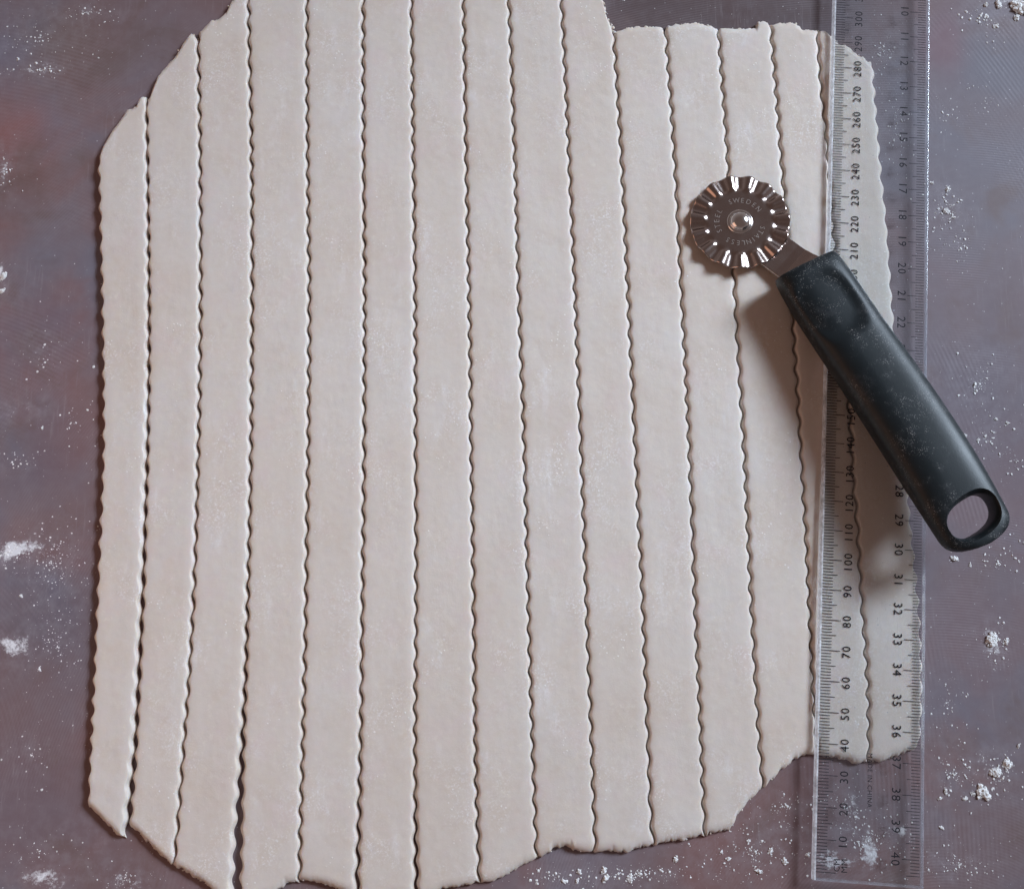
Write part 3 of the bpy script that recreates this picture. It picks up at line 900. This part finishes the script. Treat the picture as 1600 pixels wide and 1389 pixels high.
me = bpy.data.meshes.new_from_object(handle.evaluated_get(dg))
handle.modifiers.clear()
old = handle.data; handle.data = me; me.name = "handle"
bpy.data.meshes.remove(old); bpy.data.objects.remove(cut); bpy.data.meshes.remove(cm)
me.shade_smooth()
try:
    me.set_sharp_from_angle(angle=math.radians(38))
except Exception as e:
    print("sharp", e)

# ------------------------------------------------------------------ flour
# distinct clumps: (px x, px y, size px, label)
BY_HANDLE = "small white flour clump on the mat just below the handle's hanging hole"
CLUMPS = [
 (1492,873,15,"white flour clump on the mat just below the end of the black handle"),
 (1549,999,26,"large crumbly flour clump on the bare mat beside the ruler's 33 mark"),
 (1572,1003,12,"small flour crumb lying next to the large clump beside the ruler"),
 (1573,1192,20,"topmost flour clump of the slanting row on the mat beside the ruler's end"),
 (1556,1207,22,"middle flour clump of the slanting row on the mat beside the ruler's end"),
 (1536,1238,26,"lowest, longest flour clump of the slanting row on the mat beside the ruler's end"),
]
GEN = [(1592,12,34),(1560,8,20),(1556,42,13),(1540,8,12),(1588,28,14),(1480,296,12),(1478,330,14),(1490,340,9),(905,1361,13),(902,1376,11),(944,1358,14),(946,1372,16),(985,1372,14),
       (1056,1342,13),(1127,1331,8),(1138,1341,11),(1186,1361,13),(1204,1329,12),(1226,1345,13),(1170,1313,8),(1516,883,8),(1591,1165,10),(1477,1235,12),(1468,1247,10),(1471,1293,10),
       (1262,1335,11),(880,1376,10),(62,1046,8),(33,931,9),(66,669,8),(28,93,9),(6,432,16),(4,455,14),(1523,601,10),(1525,612,9),(1508,680,9),(1528,688,9),(1556,655,8),(1574,661,9),(1456,286,9),(1508,1247,11),(1520,1240,9)]
def gen_label(x, y):
    if x > 1530 and y < 60: return "white flour clump in the spill on the bare mat beyond the ruler's 10 mark"
    if x > 1450 and y < 400: return "small flour clump on the mat beside the ruler's 17 and 18 marks"
    if x > 1450 and y < 720: return "small flour clump on the mat to the open side of the black handle"
    if x > 1450 and y < 900: return "tiny flour clump on the mat just past the end of the black handle"
    if x > 1450: return "small flour clump on the mat near the slanting row beside the ruler's end"
    if x > 1100: return "small flour clump on the mat between the torn lower dough edge and the ruler"
    if x > 800: return "small flour clump on the mat below the notched lower dough edge"
    if y < 480 and y > 400: return "flour clump in the pile on the mat beside the outermost dough strip"
    return "tiny flour clump on the mat beside the outermost dough strip"
def clump(x, y, size, label, seed):
    c = px(x, y); R = size / 4.5 / 2
    V, Fc = [], []
    n = max(9, int(size * 2.2))
    el, ea = random.uniform(0.45, 0.9), random.uniform(0, 3.14)
    for i in range(n):
        a = random.uniform(0, 6.28); d = R * random.uniform(0, 0.85)
        r = R * random.uniform(0.10, 0.30) * (1.2 - 0.5 * d / R)
        if i == 0: d, r = 0, R * 0.36
        dx, dy = d * math.cos(a), d * math.sin(a) * el
        lump(V, Fc, (c.x + dx * math.cos(ea) - dy * math.sin(ea), c.y + dx * math.sin(ea) + dy * math.cos(ea), r * random.uniform(0.15, 0.7)), r, seed + i * 1.3, 0.75, 2)
    o = new_obj("flour_clump", V, Fc, M_FLOUR, origin=(c.x, c.y, 0), smooth=False)
    tag(o, label, "flour clump", "flour clumps spilled on the mat")
for i, (x, y, s, lb) in enumerate(CLUMPS): clump(x, y, s, lb, i * 17.0)
for i, (x, y, s) in enumerate(GEN): clump(x, y, s, gen_label(x, y), 300 + i * 11.0)

# loose grains, too many to count
def on_dough(w):
    yd = -w.y
    l, r = cutx(0, yd), cutx(15, yd)
    if yd < -px(0, 60).y or yd > -px(0, 1190).y:
        u_, v_ = None, None
    for k in range(15):
        if cutx(k, yd) <= w.x <= cutx(k + 1, yd):
            t = lin(outline_top[k], w.x); b = lin(outline_bot[k], w.x)
            return t - 0.6 < yd < b + 0.6
    if yd > outline_top[0][0][1] - 1 and abs(w.x - l) < 0.8: return True
    return False
outline_top = [outline(t) for t in TOPS]; outline_bot = [outline(t) for t in BOTS]
SPRAY = [  # (px x, px y, rx, ry, how many, largest px)
 (800,694,900,760,900,2.6),(60,60,110,50,150,4),(60,110,70,12,70,5),(140,20,60,25,60,4),(10,270,30,40,60,4),(15,860,60,40,150,4),(80,880,80,90,260,3),(90,1010,70,120,200,3),(50,1180,50,40,40,4),
 (70,560,70,60,40,5),(110,660,60,90,40,4),(40,720,60,20,40,4),(60,1330,120,60,90,3),(200,1375,60,25,80,3),(1000,1365,200,24,240,5),(1180,1330,110,60,210,4.5),(1230,1260,50,50,90,4),
 (1540,30,70,40,80,7),(1480,330,45,60,150,5),(1500,390,40,40,60,4),(1530,600,60,60,110,5),(1540,680,60,60,90,5),(1560,880,60,40,70,5),(1555,1010,40,50,70,6),(1490,1210,60,60,120,5),(1560,1210,50,50,120,6),
 (1500,1350,90,40,130,3.5),(1590,720,40,60,40,5),(1360,1310,90,70,260,4),(1320,1260,50,50,120,3),(1380,80,50,70,90,4),(1400,200,30,100,70,3),(1480,1100,50,80,80,4),(1480,180,40,40,40,5),(1540,160,60,60,50,4),(850,1370,60,16,60,5)]
V, Fc = [], []
nn = 0
for x, y, rx, ry, n, mx in SPRAY:
    for _ in range(n):
        a = random.uniform(0, 6.28)
        d = math.sqrt(random.random()) if rx > 300 else abs(random.gauss(0, 0.55))
        X = x + rx * d * math.cos(a); Y = y + ry * d * math.sin(a)
        if not (-60 < X < 1660 and -60 < Y < 1450): continue
        w = px(X, Y)
        if on_dough(w): continue
        s = mx * (random.random() ** 3.2) * 0.72 + 0.55
        nn += 1
        lump(V, Fc, (w.x, w.y, s / 9 * 0.2), s / 9, nn * 0.77, 0.5, 1)
dust = new_obj("flour_dust", V, Fc, M_FLOUR, smooth=False)
tag(dust, "fine loose flour grains scattered over the mat", "flour", None, "stuff")
